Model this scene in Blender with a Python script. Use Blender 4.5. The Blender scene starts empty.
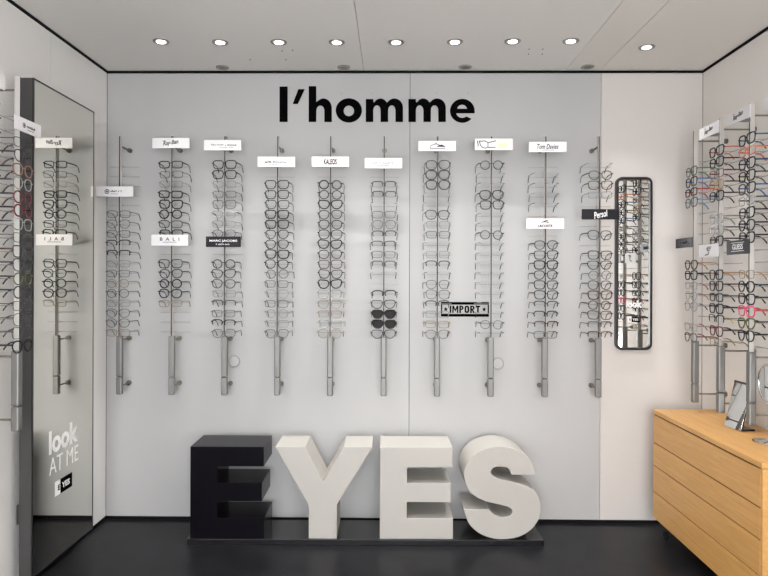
import bpy, bmesh, math, random
from mathutils import Vector, Matrix
R = math.radians
rnd = random.Random(11)
scene = bpy.context.scene
col = scene.collection
S, D, CZ = 177.0, 3.6, 1.3626          # scale (px per metre) at the back wall, camera distance, camera height
VX, VY = 392.0, 280.0

# ------------------------------------------------------------------ materials
def mat(name, rgb, rough=0.5, metal=0.0, emit=None, strength=0.0, spec=0.5, coat=0.0):
    m = bpy.data.materials.new(name); m.use_nodes = True
    b = m.node_tree.nodes['Principled BSDF']
    b.inputs['Base Color'].default_value = (*rgb, 1)
    b.inputs['Roughness'].default_value = rough
    b.inputs['Metallic'].default_value = metal
    b.inputs['Specular IOR Level'].default_value = spec
    b.inputs['Coat Weight'].default_value = coat
    if emit:
        b.inputs['Emission Color'].default_value = (*emit, 1)
        b.inputs['Emission Strength'].default_value = strength
    return m

def mottled(name, rgb, rgb2, scale, rough=0.5, stretch=(1, 1, 1), detail=3, lo=0.35, hi=0.65, spec=0.5, bump=0.0):
    m = mat(name, rgb, rough, spec=spec)
    nt = m.node_tree; b = nt.nodes['Principled BSDF']
    tc = nt.nodes.new('ShaderNodeTexCoord'); mp = nt.nodes.new('ShaderNodeMapping')
    mp.inputs['Scale'].default_value = stretch
    n = nt.nodes.new('ShaderNodeTexNoise'); n.inputs['Scale'].default_value = scale; n.inputs['Detail'].default_value = detail
    r = nt.nodes.new('ShaderNodeValToRGB')
    r.color_ramp.elements[0].position = lo; r.color_ramp.elements[1].position = hi
    r.color_ramp.elements[0].color = (*rgb, 1); r.color_ramp.elements[1].color = (*rgb2, 1)
    nt.links.new(tc.outputs['Object'], mp.inputs['Vector']); nt.links.new(mp.outputs['Vector'], n.inputs['Vector'])
    nt.links.new(n.outputs['Fac'], r.inputs['Fac']); nt.links.new(r.outputs['Color'], b.inputs['Base Color'])
    if bump:
        bp = nt.nodes.new('ShaderNodeBump'); bp.inputs['Strength'].default_value = bump; bp.inputs['Distance'].default_value = 0.002
        nt.links.new(n.outputs['Fac'], bp.inputs['Height']); nt.links.new(bp.outputs['Normal'], b.inputs['Normal'])
    return m

def clear_mat(name, tint, gloss=0.1, rough=0.03, body=0.0, body_rgb=(.8, .8, .8)):
    m = bpy.data.materials.new(name); m.use_nodes = True
    nt = m.node_tree; nt.nodes.clear()
    out = nt.nodes.new('ShaderNodeOutputMaterial')
    t = nt.nodes.new('ShaderNodeBsdfTransparent'); t.inputs['Color'].default_value = (*tint, 1)
    last = t
    if gloss:
        g = nt.nodes.new('ShaderNodeBsdfGlossy'); g.inputs['Roughness'].default_value = rough
        mx = nt.nodes.new('ShaderNodeMixShader'); mx.inputs['Fac'].default_value = gloss
        nt.links.new(t.outputs[0], mx.inputs[1]); nt.links.new(g.outputs[0], mx.inputs[2])
        last = mx
    if body:
        d = nt.nodes.new('ShaderNodeBsdfDiffuse'); d.inputs['Color'].default_value = (*body_rgb, 1)
        m2 = nt.nodes.new('ShaderNodeMixShader'); m2.inputs['Fac'].default_value = body
        nt.links.new(last.outputs[0], m2.inputs[1]); nt.links.new(d.outputs[0], m2.inputs[2]); last = m2
    nt.links.new(last.outputs[0], out.inputs['Surface'])
    return m

M = {
 'wall': mottled('wall_panel_white_darkened', (.455, .46, .462), (.49, .493, .495), 1.6, .55, (1, 1, .35), spec=.3),  # wall white darkened here to offset the strong light on the back wall
 'wall_warm_light': mottled('wall_panel_warm_light_tint', (.63, .60, .575), (.66, .63, .605), 1.4, .55, (1, 1, .4), spec=.3),  # warm light tint put into the right panel's colour, darkened like the wall
 'wall_side': mottled('wall_panel_side_white', (.83, .825, .81), (.86, .855, .845), 1.6, .55, (1, 1, .35), spec=.3),  # lighter copy of the wall white, offsetting the weaker light on the sides
 'wall_side_warm_light': mottled('wall_panel_side_warm_light_tint', (.82, .785, .75), (.85, .815, .78), 1.6, .55, (1, 1, .35), spec=.3),  # warm light tint put into the right wall's colour, lightened likewise
 'ceiling': mat('ceiling_panel', (.88, .865, .835), .6, spec=.3),
 'ceiling_warm': mat('ceiling_panel_warm', (.88, .85, .805), .6, spec=.3),
 'gap': mat('shadow_gap_black', (.006, .006, .007), .7, spec=.1),
 'floor': mottled('floor_anthracite', (.011, .0115, .0135), (.015, .0155, .018), 6, .3, spec=.12),
 'alu': mat('brushed_aluminium', (.235, .235, .23), .5, .7),
 'alu_pole': mat('pole_aluminium', (.56, .545, .52), .5, .3),
 'alu_dark': mat('slot_dark_metal', (.055, .055, .055), .5, .4),
 'steel': mat('mount_steel_dark', (.20, .185, .16), .35, .8),
 'wire': mat('holder_wire', (.36, .36, .35), .6, .4),
 'chrome': mat('chrome', (.8, .8, .81), .08, 1.0),
 'mirror': mat('mirror_silver', (.88, .88, .86), .01, 1.0),
 'mirror_warm': mat('mirror_silver_warm', (.86, .845, .77), .01, 1.0),
 'mirror_frame': mat('mirror_frame_grey', (.065, .064, .065), .4, .3),
 'black': mat('satin_black', (.01, .01, .012), .35),
 'vinyl': mat('black_vinyl', (.003, .003, .0035), .7, spec=0.0),
 'white_vinyl': mat('white_vinyl', (.9, .9, .9), .5),
 'grey_vinyl': mat('grey_print', (.03, .03, .04), .7, spec=.1),
 'light_print': mat('light_grey_print', (.12, .12, .14), .7, spec=.1),
 'violet_print': mat('violet_grey_print', (.07, .06, .13), .7, spec=.1),
 'red_print': mat('red_print', (.6, .06, .05), .6),
 'yellow_print': mat('yellow_print', (.80, .70, .42), .6),
 'pink_print': mat('pink_print', (.80, .68, .82), .6),
 'beige_print': mat('beige_print', (.80, .76, .70), .6),
 'sign': mat('sign_white_acrylic', (.74, .735, .75), .5, spec=.2),
 'sign_black': mat('sign_black_acrylic', (.012, .012, .016), .4, spec=.2),
 'letter_black': mat('letter_black_gloss', (.005, .0045, .007), .22, spec=.11),
 'letter_cream': mat('letter_cream_lacquer', (.475, .46, .43), .45),
 'board': mat('plinth_black', (.012, .012, .014), .18),
 'wood': None,
 'lamp': mat('lamp_lens', (1, 1, 1), .4, emit=(1, .93, .84), strength=14),
 'trim_ring': mat('lamp_ring_metal', (.38, .37, .35), .4, .5),
 'rubber': mat('caster_rubber', (.015, .015, .017), .5),
 'cap': mat('wall_cap_grey', (.33, .33, .33), .4),
 'lens': clear_mat('demo_lens', (.972, .978, .98), 0),
 'lens_dark': clear_mat('sunglass_lens', (.03, .03, .034), .015, body=.6, body_rgb=(.006, .006, .008)),
}
def wood(name, a, b):
    m = mat(name, a, .42); nt = m.node_tree; p = nt.nodes['Principled BSDF']
    tc = nt.nodes.new('ShaderNodeTexCoord'); mp = nt.nodes.new('ShaderNodeMapping'); mp.inputs['Scale'].default_value = (14, 1.2, 22)
    n = nt.nodes.new('ShaderNodeTexNoise'); n.inputs['Scale'].default_value = 4; n.inputs['Detail'].default_value = 6; n.inputs['Distortion'].default_value = .6
    r = nt.nodes.new('ShaderNodeValToRGB'); r.color_ramp.elements[0].position = .3; r.color_ramp.elements[1].position = .72
    r.color_ramp.elements[0].color = (*a, 1); r.color_ramp.elements[1].color = (*b, 1)
    nt.links.new(tc.outputs['Object'], mp.inputs['Vector']); nt.links.new(mp.outputs['Vector'], n.inputs['Vector'])
    nt.links.new(n.outputs['Fac'], r.inputs['Fac']); nt.links.new(r.outputs['Color'], p.inputs['Base Color'])
    return m
M['wood'] = wood('beech_veneer', (.60, .315, .095), (.70, .40, .14))

def frame_mat(n, rgb, rough=.25, metal=0.0):
    return mat('frame_' + n, rgb, rough, metal, spec=.25)
FM = {
 'black': frame_mat('black', (.012, .012, .014)),
 'dark grey': frame_mat('dark_grey', (.05, .05, .055)),
 'gunmetal': frame_mat('gunmetal', (.075, .075, .08), .35, .5),
 'silver': frame_mat('silver', (.26, .26, .27), .35, .7),
 'gold': frame_mat('gold', (.26, .19, .11), .35, .6),
 'tortoiseshell': mottled('frame_tortoise', (.022, .012, .007), (.11, .05, .02), 90, .25),
 'brown': frame_mat('brown', (.055, .03, .02)),
 'clear grey': clear_mat('frame_clear', (.80, .80, .80), .12, .1, .35, (.62, .61, .60)),
 'navy blue': frame_mat('navy', (.015, .035, .13)),
 'blue': frame_mat('blue', (.05, .17, .46)),
 'pale blue': frame_mat('pale_blue', (.18, .34, .55)),
 'red': frame_mat('red', (.48, .035, .03)),
 'orange': frame_mat('orange', (.72, .17, .045)),
 'coral': frame_mat('coral', (.72, .22, .15)),
 'pink': frame_mat('pink', (.75, .09, .20)),
 'yellow': frame_mat('yellow', (.85, .80, .08)),
 'burgundy': frame_mat('burgundy', (.12, .028, .035)),
 'rose': frame_mat('rose', (.22, .13, .11)),
 'olive': frame_mat('olive', (.10, .10, .045)),
 'green': frame_mat('green', (.08, .22, .10)),
 'tan': frame_mat('tan', (.42, .25, .13)),
 'teal': frame_mat('teal', (.02, .16, .19)),
}

# ------------------------------------------------------------------ mesh helpers
def link(name, me, m=None, parent=None, loc=None, rot=None):
    o = bpy.data.objects.new(name, me); col.objects.link(o)
    if m is not None and me is not None and not me.materials: me.materials.append(m)
    if parent is not None: o.parent = parent
    if loc is not None: o.location = loc
    if rot is not None: o.rotation_euler = rot
    return o
def tag(o, label=None, cat=None, group=None, kind=None):
    if label: o['label'] = label
    if cat: o['category'] = cat
    if group: o['group'] = group
    if kind: o['kind'] = kind
    return o
def thing(name, label, cat, loc=(0, 0, 0), rot=(0, 0, 0), group=None):
    return tag(link(name, None, loc=loc, rot=rot), label, cat, group)
def mesh_of(bm, name='mesh', smooth=False):
    me = bpy.data.meshes.new(name); bmesh.ops.recalc_face_normals(bm, faces=bm.faces)
    bm.to_mesh(me); bm.free()
    if smooth:
        for p in me.polygons: p.use_smooth = True
    return me
def add_box(bm, c, s, bevel=0.0, mi=0, seg=2):
    r = bmesh.ops.create_cube(bm, size=1.0)
    vs = r['verts']
    for v in vs: v.co = Vector((c[0] + v.co.x * s[0], c[1] + v.co.y * s[1], c[2] + v.co.z * s[2]))
    fs = set(f for v in vs for f in v.link_faces)
    for f in fs: f.material_index = mi
    if bevel:
        es = list(set(e for v in vs for e in v.link_edges))
        bmesh.ops.bevel(bm, geom=es, offset=bevel, segments=seg, affect='EDGES', profile=.5)
def box(c, s, bevel=0.0):
    bm = bmesh.new(); add_box(bm, c, s, bevel); return mesh_of(bm)
def bb(bm, lo, hi, bevel=0.0, mi=0):
    add_box(bm, [(a + b) / 2 for a, b in zip(lo, hi)], [b - a for a, b in zip(lo, hi)], bevel, mi)
def add_tube(bm, pts, rx, rz=None, n=6, closed=False, up=Vector((0, 0, 1)), cap=True):
    """sweep an ellipse (rx across, rz along 'up') along pts"""
    rz = rz if rz is not None else rx
    pts = [Vector(p) for p in pts]; k = len(pts); rings = []
    for i, p in enumerate(pts):
        if closed: t = pts[(i + 1) % k] - pts[i - 1]
        else: t = pts[min(i + 1, k - 1)] - pts[max(i - 1, 0)]
        t.normalize()
        a = t.cross(up)
        if a.length < 1e-4: a = t.cross(Vector((0, 1, 0)))
        a.normalize(); b = a.cross(t).normalized()
        ring = []
        for j in range(n):
            th = 2 * math.pi * (j + .5) / n
            ring.append(bm.verts.new(p + a * (math.cos(th) * rx) + b * (math.sin(th) * rz)))
        rings.append(ring)
    for i in range(k if closed else k - 1):
        A, B = rings[i], rings[(i + 1) % k]
        for j in range(n):
            bm.faces.new((A[j], A[(j + 1) % n], B[(j + 1) % n], B[j]))
    if not closed and cap:
        bm.faces.new(rings[0][::-1]); bm.faces.new(rings[-1])
def tube(pts, r, rz=None, n=8, smooth=True, **k):
    bm = bmesh.new(); add_tube(bm, pts, r, rz, n, **k); return mesh_of(bm, smooth=smooth)
def add_cyl(bm, c, r, h, axis='z', n=24, r2=None):
    q = {'z': Matrix.Identity(4), 'y': Matrix.Rotation(R(90), 4, 'X'), 'x': Matrix.Rotation(R(90), 4, 'Y')}[axis]
    bmesh.ops.create_cone(bm, cap_ends=True, segments=n, radius1=r, radius2=r if r2 is None else r2, depth=h,
                          matrix=Matrix.Translation(c) @ q)
def cyl(c, r, h, axis='z', n=24, r2=None):
    bm = bmesh.new(); add_cyl(bm, c, r, h, axis, n, r2); return mesh_of(bm)
def plate(polys, depth, bevel=0.0):
    """closed outlines (first may contain holes) in x,z -> solid of given depth along +y, front face at y=0"""
    cu = bpy.data.curves.new('outline', 'CURVE'); cu.dimensions = '2D'; cu.fill_mode = 'BOTH'
    cu.extrude = depth / 2 - bevel; cu.bevel_depth = bevel; cu.bevel_resolution = 1
    if bevel: cu.offset = -bevel
    for P in polys:
        sp = cu.splines.new('POLY'); sp.points.add(len(P) - 1); sp.use_cyclic_u = True
        for i, p in enumerate(P): sp.points[i].co = (p[0], p[1], 0, 1)
    return bake(cu, depth / 2)
def bake(cu, yoff):
    o = bpy.data.objects.new('tmp', cu); col.objects.link(o)
    dg = bpy.context.evaluated_depsgraph_get(); dg.update()
    me = bpy.data.meshes.new_from_object(o.evaluated_get(dg))
    bpy.data.objects.remove(o); bpy.data.curves.remove(cu)
    me.transform(Matrix(((1, 0, 0, 0), (0, 0, -1, yoff), (0, 1, 0, 0), (0, 0, 0, 1))))
    me.materials.clear()
    for p in me.polygons: p.use_smooth = False
    return me
def text(body, w, h, depth=.0006, bold=0.0, shear=0.0, spacing=1.0):
    """lettering fitted to a w x h rectangle centred on the origin, standing in x,z, read from -y"""
    cu = bpy.data.curves.new('letters', 'FONT'); cu.body = body; cu.size = 1; cu.offset = bold; cu.shear = shear
    cu.space_character = spacing; cu.extrude = .01; cu.resolution_u = 3
    me = bake(cu, 0)
    xs = [v.co.x for v in me.vertices]; zs = [v.co.z for v in me.vertices]
    x0, x1, z0, z1 = min(xs), max(xs), min(zs), max(zs)
    for v in me.vertices:
        v.co = ((v.co.x - (x0 + x1) / 2) * w / (x1 - x0), v.co.y / .02 * depth, (v.co.z - (z0 + z1) / 2) * h / (z1 - z0))
    return me
def scribble(w, h, n, seed, depth=.0006, depth_gap=.3):
    """a line of print too small to read in the photograph: a row of tiny upright strokes"""
    r = random.Random(seed); bm = bmesh.new(); cw = w / n
    for i in range(n):
        if r.random() < .12: continue
        x = -w / 2 + (i + .5) * cw; hh = h * r.choice((.7, .8, 1, 1))
        if r.random() < .5:
            add_box(bm, (x - cw * .22, 0, (hh - h) / 2), (cw * .42, depth, hh)); add_box(bm, (x + cw * .15, 0, (hh - h) / 2 + hh * r.choice((-.35, 0, .35))), (cw * .5, depth, h * .32))
        else:
            add_box(bm, (x, 0, (hh - h) / 2 + hh * .38), (cw * .75, depth, h * .3)); add_box(bm, (x - cw * .05, 0, (hh - h) / 2), (cw * .42, depth, hh))
    return mesh_of(bm)
def arc(cx, cz, rx, rz, a0, a1, n=14):
    return [(cx + rx * math.cos(R(a0 + (a1 - a0) * i / n)), cz + rz * math.sin(R(a0 + (a1 - a0) * i / n))) for i in range(n + 1)]
def smooth_poly(P, corners, sub=5):
    """Catmull-Rom through P, keeping the indices in corners sharp"""
    out = []; n = len(P)
    for i in range(n):
        p1, p2 = Vector(P[i]), Vector(P[(i + 1) % n])
        p0 = p1 if i in corners else Vector(P[i - 1]); p3 = p2 if (i + 1) % n in corners else Vector(P[(i + 2) % n])
        if i in corners and (i + 1) % n in corners: out.append(tuple(p1)); continue
        for j in range(sub):
            t = j / sub
            v = .5 * ((2 * p1) + (p2 - p0) * t + (2 * p0 - 5 * p1 + 4 * p2 - p3) * t * t + (3 * p1 - p0 - 3 * p2 + p3) * t ** 3)
            out.append(tuple(v))
    return out
def rrect(w, h, r, n=6, cx=0, cz=0):
    P = []
    for sx, sz, a in ((1, 1, 0), (-1, 1, 90), (-1, -1, 180), (1, -1, 270)):
        P += arc(cx + sx * (w / 2 - r), cz + sz * (h / 2 - r), r, r, a, a + 90, n)
    return P
YAW, ROLL = math.atan(8 / (S * D)), R(.2)
def ideal(px, py):
    dx, dy = px - 384, py - VY
    x, y = dx + dy * ROLL, dy - dx * ROLL
    den = 1 + x * 8 / (S * D) ** 2
    return (x - 8) / den, y / den
def wx(px, k=1.0, py=280): return ideal(px, py)[0] / (S * k)
def wz(py, k=1.0, px=392): return CZ - ideal(px, py)[1] / (S * k)
def dist(k): return D * (1 - 1 / k)

# ------------------------------------------------------------------ room shell
XL, XR, ZC, YR = wx(106.6), wx(702.2), wz(71.0), -6.2
def struct(name, me, m=None): return tag(link(name, me, m), kind='structure')
bm = bmesh.new(); bb(bm, (XL - .1, YR - .1, -.1), (XR + .1, .1, 0)); struct('floor', mesh_of(bm), M['floor'])
g = .0013
bm = bmesh.new(); xs = [XL, -.164, .97, 1.163, XR]
for i in range(4): bb(bm, (xs[i] + g, YR, ZC), (xs[i + 1] - g, 0, ZC + .02), mi=1 if i >= 2 else 0)
bb(bm, (XL - .1, YR - .1, ZC + .021), (XR + .1, .1, ZC + .1), mi=2)
o = struct('ceiling', mesh_of(bm), M['ceiling']); o.data.materials.append(M['ceiling_warm']); o.data.materials.append(M['gap'])
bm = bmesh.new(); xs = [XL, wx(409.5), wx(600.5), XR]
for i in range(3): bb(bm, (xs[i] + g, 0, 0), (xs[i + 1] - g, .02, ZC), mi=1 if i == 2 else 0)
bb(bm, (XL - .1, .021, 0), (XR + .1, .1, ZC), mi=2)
o = struct('wall_back', mesh_of(bm), M['wall']); o.data.materials.append(M['wall_warm_light']); o.data.materials.append(M['gap'])
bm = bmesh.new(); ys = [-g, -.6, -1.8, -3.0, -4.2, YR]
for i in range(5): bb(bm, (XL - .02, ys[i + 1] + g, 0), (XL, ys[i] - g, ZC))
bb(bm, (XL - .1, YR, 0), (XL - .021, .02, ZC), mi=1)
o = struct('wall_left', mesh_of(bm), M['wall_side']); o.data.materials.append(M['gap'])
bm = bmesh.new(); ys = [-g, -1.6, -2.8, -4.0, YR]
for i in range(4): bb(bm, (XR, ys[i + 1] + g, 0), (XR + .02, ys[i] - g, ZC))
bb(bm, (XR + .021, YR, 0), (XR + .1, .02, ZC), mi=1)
o = struct('wall_right', mesh_of(bm), M['wall_side_warm_light']); o.data.materials.append(M['gap'])
bm = bmesh.new()                                     # added shop front behind the camera, open between two piers for fill light
bb(bm, (XL, YR - .1, 0), (XL + .35, YR, ZC)); bb(bm, (XR - .35, YR - .1, 0), (XR, YR, ZC)); bb(bm, (XL + .35, YR - .1, 2.25), (XR - .35, YR, ZC))
struct('wall_rear', mesh_of(bm), M['wall_side'])
t = .013
bm = bmesh.new(); bb(bm, (XL, -.006, ZC - t), (XR, 0, ZC)); struct('trim_1', mesh_of(bm), M['gap'])
bm = bmesh.new(); bb(bm, (XL, YR, ZC - t), (XL + .006, -.006, ZC)); struct('trim_2', mesh_of(bm), M['gap'])
bm = bmesh.new(); bb(bm, (XR - .006, YR, ZC - t), (XR, -.006, ZC)); struct('trim_3', mesh_of(bm), M['gap'])
bm = bmesh.new(); bb(bm, (XL, -.004, 0), (XR, 0, .018)); struct('baseboard_back', mesh_of(bm), M['gap'])
bm = bmesh.new(); bb(bm, (XL, YR, 0), (XL + .004, -.004, .018)); struct('baseboard_left', mesh_of(bm), M['gap'])
bm = bmesh.new(); bb(bm, (XR - .004, YR, 0), (XR, -.004, .018)); struct('baseboard_right', mesh_of(bm), M['gap'])

# ------------------------------------------------------------------ ceiling lamps
ring_me = None
def ring_mesh(ro, ri, h):
    bm = bmesh.new(); n = 28; L = []
    for r_, z in ((ro, 0), (ro * .98, -h), (ri * 1.04, -h), (ri, -h * .2)):
        L.append([bm.verts.new((r_ * math.cos(2 * math.pi * i / n), r_ * math.sin(2 * math.pi * i / n), z)) for i in range(n)])
    for a in range(3):
        for i in range(n): bm.faces.new((L[a][i], L[a][(i + 1) % n], L[a + 1][(i + 1) % n], L[a + 1][i]))
    return mesh_of(bm, smooth=True)
RING = ring_mesh(.040, .021, .004); RING.materials.append(M['trim_ring'])
LENS = cyl((0, 0, -.0035), .0212, .003); LENS.materials.append(M['lamp'])
ORD = ['first', 'second', 'third', 'fourth', 'fifth', 'sixth', 'seventh', 'eighth', 'ninth', 'tenth', 'eleventh', 'twelfth',
       'thirteenth', 'fourteenth', 'fifteenth', 'sixteenth', 'seventeenth', 'eighteenth']
def lamp(x, y, label, group, watts, size=150, rad=.022, colr=(1, .965, .93)):
    t = thing('ceiling_downlight', label, 'ceiling light', (x, y, ZC), group=group)
    link('trim_ring', RING, None, t); link('lamp_lens', LENS, None, t)
    l = bpy.data.lights.new('downlight_beam', 'SPOT'); l.energy = watts; l.spot_size = R(size); l.spot_blend = 1.0
    l.shadow_soft_size = rad; l.color = colr
    link('downlight_beam', l, None, t, (0, 0, -.012))
lights_px = [(160.3, 40.9), (219.3, 41.8), (277.9, 41.7), (335.9, 42), (395.3, 42), (454, 41.7), (511.9, 41.2), (570, 41), (645.9, 47.2)]
for i, (px, py) in enumerate(lights_px):
    k = (VY - py) / (VY - 71.0)
    lb = ('lit round ceiling downlight, rightmost and closest to the back wall' if i == 8 else
          'lit round ceiling downlight, %s from left in the front row' % ORD[i])
    lamp(wx(px, k), -dist(k), lb, 'lit ceiling downlights', 22, 84, .007)
for j, y in enumerate((-1.7, -2.7, -3.8, -5.0)):  # unseen downlight rows added as fill light
    for i in range(4):
        lamp((-.84 + i * .6) if j == 0 else (-1.2 + i * .84), y, 'added round fill downlight out of view, %s in its row, row %s' % (ORD[i], ORD[j]), 'added fill downlights out of view', 10 if j else 28, 179, .05)
SRING = ring_mesh(.036, .020, .005); SRING.materials.append(M['trim_ring'])
SCUP = cyl((0, 0, -.0015), .0195, .003); SCUP.materials.append(M['steel'])
for i, (px, py) in enumerate([(222.6, 68.3), (343.3, 68.2), (464, 67.9), (585.7, 67.8)]):
    k = (VY - py) / (VY - 71.0)
    t = thing('wall_washer_spot', 'unlit small recessed ceiling spot beside the wall, %s from left' % ORD[i], 'ceiling spot', (wx(px, k), -dist(k) - .02, ZC), group='unlit spots along the back wall')
    link('trim_ring', SRING, None, t); link('spot_cup', SCUP, None, t)
# screw caps
cap_me = cyl((0, 0, 0), .0035, .003, 'y', 10)
for i, px in enumerate((341.4, 372.9, 436.8, 468.3)):
    o = link('screw_cap', cap_me, M['cap'], None, (wx(px, 1, 93), -.0015, wz(93.4, 1, px))); tag(o, 'tiny round screw cap above the wall lettering, %s of four from left' % ORD[i], 'screw cap', 'screw caps above the lettering')
capc = cyl((0, 0, 0), .0035, .003, 'z', 10)
for i, (px, py) in enumerate([(249.4, 59.3), (291.8, 50), (281.4, 50.5), (285, 59.3), (528.3, 49), (542, 49), (527.8, 54), (541.4, 54)]):
    k = (VY - py) / (VY - 71.0)
    o = link('screw_cap', capc, M['steel'], None, (wx(px, k), -dist(k), ZC - .0015))
    tag(o, 'tiny dark screw in the ceiling panel, %s from left among ceiling screws' % ORD[[0, 3, 1, 2, 5, 7, 4, 6][i]], 'screw', 'ceiling screws')
# round cable caps on the wall
for px, py, lb in ((234.4, 361.2, 'round grey wall cap beside the third display rod tube'), (497.8, 363.5, 'round grey wall cap beside the eighth display rod tube')):
    t = thing('cable_outlet', lb, 'cable outlet', (wx(px, 1, py), 0, wz(py, 1, px)), group='round wall caps')
    link('cover_disc', cyl((0, -.003, 0), .030, .006, 'y', 32), M['wall'], t)
    bm = bmesh.new(); add_tube(bm, [(.031 * math.cos(a / 16 * math.pi), -.005, .031 * math.sin(a / 16 * math.pi)) for a in range(32)], .003, n=6, closed=True, up=Vector((0, 1, 0)))
    link('rim', mesh_of(bm, smooth=True), M['cap'], t)

# ------------------------------------------------------------------ wall lettering l'homme
T = thing('wall_lettering', "black wall lettering reading l'homme high on the back wall", 'lettering', (wx(377), 0, wz(122)))
def P2(px, py): return (wx(px, 1, py) - wx(377), wz(py, 1, px) - wz(122))
def letter(polys, name='letter'):
    me = plate([[P2(*p) for p in P] for P in polys], .004)
    o = link(name, me, M['vinyl'], T, (0, -.004, 0)); return o
letter([[(279.6, 86.7), (287.7, 86.7), (287.7, 122), (279.6, 122)]])
letter([[(298.3, 89.4), (304.7, 89.4), (297.9, 104), (292.9, 104)]], 'apostrophe')
letter([[(308.8, 86.3), (316.3, 86.3), (316.3, 102.2)] + arc(323.6, 108.5, 8.3, 9.9, 222, 360, 16)[::1][2:] + [(331.9, 122), (324.4, 122)] +
        arc(320.4, 111, 4.0, 5.4, 360, 180, 14) + [(316.3, 122), (308.8, 122)]])
letter([arc(348.9, 110.5, 13.1, 12.1, 0, 360, 40)[:-1], arc(348.9, 111, 5.2, 5.3, 0, 360, 28)[:-1]])
def em(x0, x1):
    w = 7.5; a = x0 + w; mid = (x0 + x1) / 2; r = (mid - a + w * .5) / 2
    m0, m1 = mid - w / 2, mid + w / 2
    P = [(x0, 99.2), (a, 99.2), (a, 101.8)]
    P += arc((a + m1) / 2 - .2, 108, (m1 - a) / 2 + .2, 9.4, 215, 325, 14)
    P += arc((m1 + x1) / 2 - 1.2, 108, (x1 - m1) / 2 + 1.2, 9.4, 222, 360, 16)
    P += [(x1, 122), (x1 - w, 122)]
    P += arc((m1 + x1 - w) / 2, 110.4, (x1 - w - m1) / 2, 5, 360, 180, 12)
    P += [(m1, 122), (m0, 122)]
    P += arc((a + m0) / 2, 110.4, (m0 - a) / 2, 5, 360, 180, 12)
    P += [(a, 122), (x0, 122)]
    return P
letter([em(365.8, 403)]); letter([em(408.4, 445.8)])
cx, cy = 462.3, 110.9
outer = arc(cx, cy, 12.3, 11.9, 10, -220 - 90, 44)      # (y grows downwards here)
outer = [(cx + 12.3, cy + 2.4)] + arc(cx, cy, 12.3, 11.9, 0, -318, 44)
inner = arc(cx - .2, cy + 1.5, 6, 5.6, -312, -192, 16)
letter([outer + inner + [(cx - 5.0, cy + 2.4)], arc(cx - .2, cy - 1.2, 5.0, 4.9, -170, -10, 16)])

# ------------------------------------------------------------------ EYES letters on a plinth
kF = 1.0977; FY = -dist(kF); LD = .245; ZP = .03; XM = wx(366, kF, 490)
X = lambda px: wx(px, kF, 490); Z = lambda py: wz(py, kF)
bm = bmesh.new(); bb(bm, (X(188.5) - XM, -.012, 0), (X(544) - XM, LD + .01, ZP), .002)
tag(link('plinth_board', mesh_of(bm), M['board'], None, (XM, FY, 0), (0, 0, YAW)), 'flat black glossy board under the big EYES letters', 'plinth')
def big(P, label, m, name='letter_block'):
    x0 = min(p[0] for p in P); x1 = max(p[0] for p in P); xc = X((x0 + x1) / 2); zb = max(p[1] for p in P)
    me = plate([[(X(p[0]) - xc, (zb - p[1]) / (S * kF)) for p in P]], LD, .0015)
    tag(link(name, me, m, None, (xc, FY + (xc - XM) * math.tan(YAW), ZP), (0, 0, YAW)), label, 'display letter', 'freestanding EYES letters')
big([(190.9, 447.3), (263.9, 447.3), (263.9, 466.9), (217.8, 466.9), (217.8, 483.4), (262.1, 483.4), (262.1, 501.7), (217.8, 501.7), (217.8, 518.5), (264.4, 518.5), (264.4, 538.8), (190.9, 538.8)],
    'glossy black freestanding letter E, leftmost of the EYES letters', M['letter_black'])
big([(275.3, 447.3), (305.2, 447.3), (323.1, 482), (343.5, 447.3), (372, 447.3), (337, 505), (337, 538.8), (308.9, 538.8), (308.9, 505.5)],
    'cream freestanding letter Y between the black E and cream E', M['letter_cream'])
big([(380, 447.3), (452.4, 447.3), (452.4, 467.3), (406.9, 467.3), (406.9, 483), (451.2, 483), (451.2, 502), (406.9, 502), (406.9, 518.2), (453.2, 518.2), (453.2, 538.8), (380, 538.8)],
    'cream freestanding letter E between the letters Y and S', M['letter_cream'])
SP = [(415, 237), (408, 208), (390, 172), (357, 138), (308, 112), (250, 102), (190, 108), (130, 133), (90, 172), (71, 213), (69, 250), (79, 290), (105, 328), (148, 355), (200, 372), (250, 383), (285, 393), (300, 408),
      (299, 425), (280, 439), (248, 441), (217, 431), (199, 418), (190, 405), (68, 405), (78, 442), (102, 485), (150, 523), (215, 544), (280, 545), (340, 532), (392, 500), (425, 457), (438, 410), (436, 370), (420, 330), (388, 300), (340, 281), (290, 269), (240, 259), (211, 245), (197, 227), (203, 210), (222, 200), (252, 198), (279, 206), (291, 221), (295, 237)]
S2 = smooth_poly(SP, {0, 23, 24, 47}, 5)
big([(450 + x / 4.8, 425 + y / 4.8) for x, y in S2], 'cream freestanding letter S, rightmost of the EYES letters', M['letter_cream'])

# ------------------------------------------------------------------ tall mirror on the left wall
tm = XL * -1 - 1.519; tb = tm - .056; kf = wx(93.8, 1, 300) / (XL + tm); kn = wx(33, 1, 280) / (XL + tm)
y0, y1 = -dist(kn), -dist(kf); z0, z1 = .09, 2.214
T = thing('wall_mirror', 'tall grey framed mirror standing off the left wall', 'mirror', (XL, (y0 + y1) / 2, z0))
hy = (y1 - y0) / 2; hz = z1 - z0
bm = bmesh.new(); bb(bm, (tb, -hy, 0), (tm - .006, hy, hz), .001); link('mirror_body', mesh_of(bm), M['mirror_frame'], T)
for z in (.25, hz - .25):
    bm = bmesh.new(); bb(bm, (0, -hy + .06, z - .04), (tb, hy - .06, z + .04)); link('mount_rail', mesh_of(bm), M['mirror_frame'], T)
bm = bmesh.new(); bb(bm, (tm - .006, -hy + .007, .007), (tm - .001, hy - .007, hz - .007)); link('mirror_glass', mesh_of(bm), M['mirror_warm'], T)
bm = bmesh.new()
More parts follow.
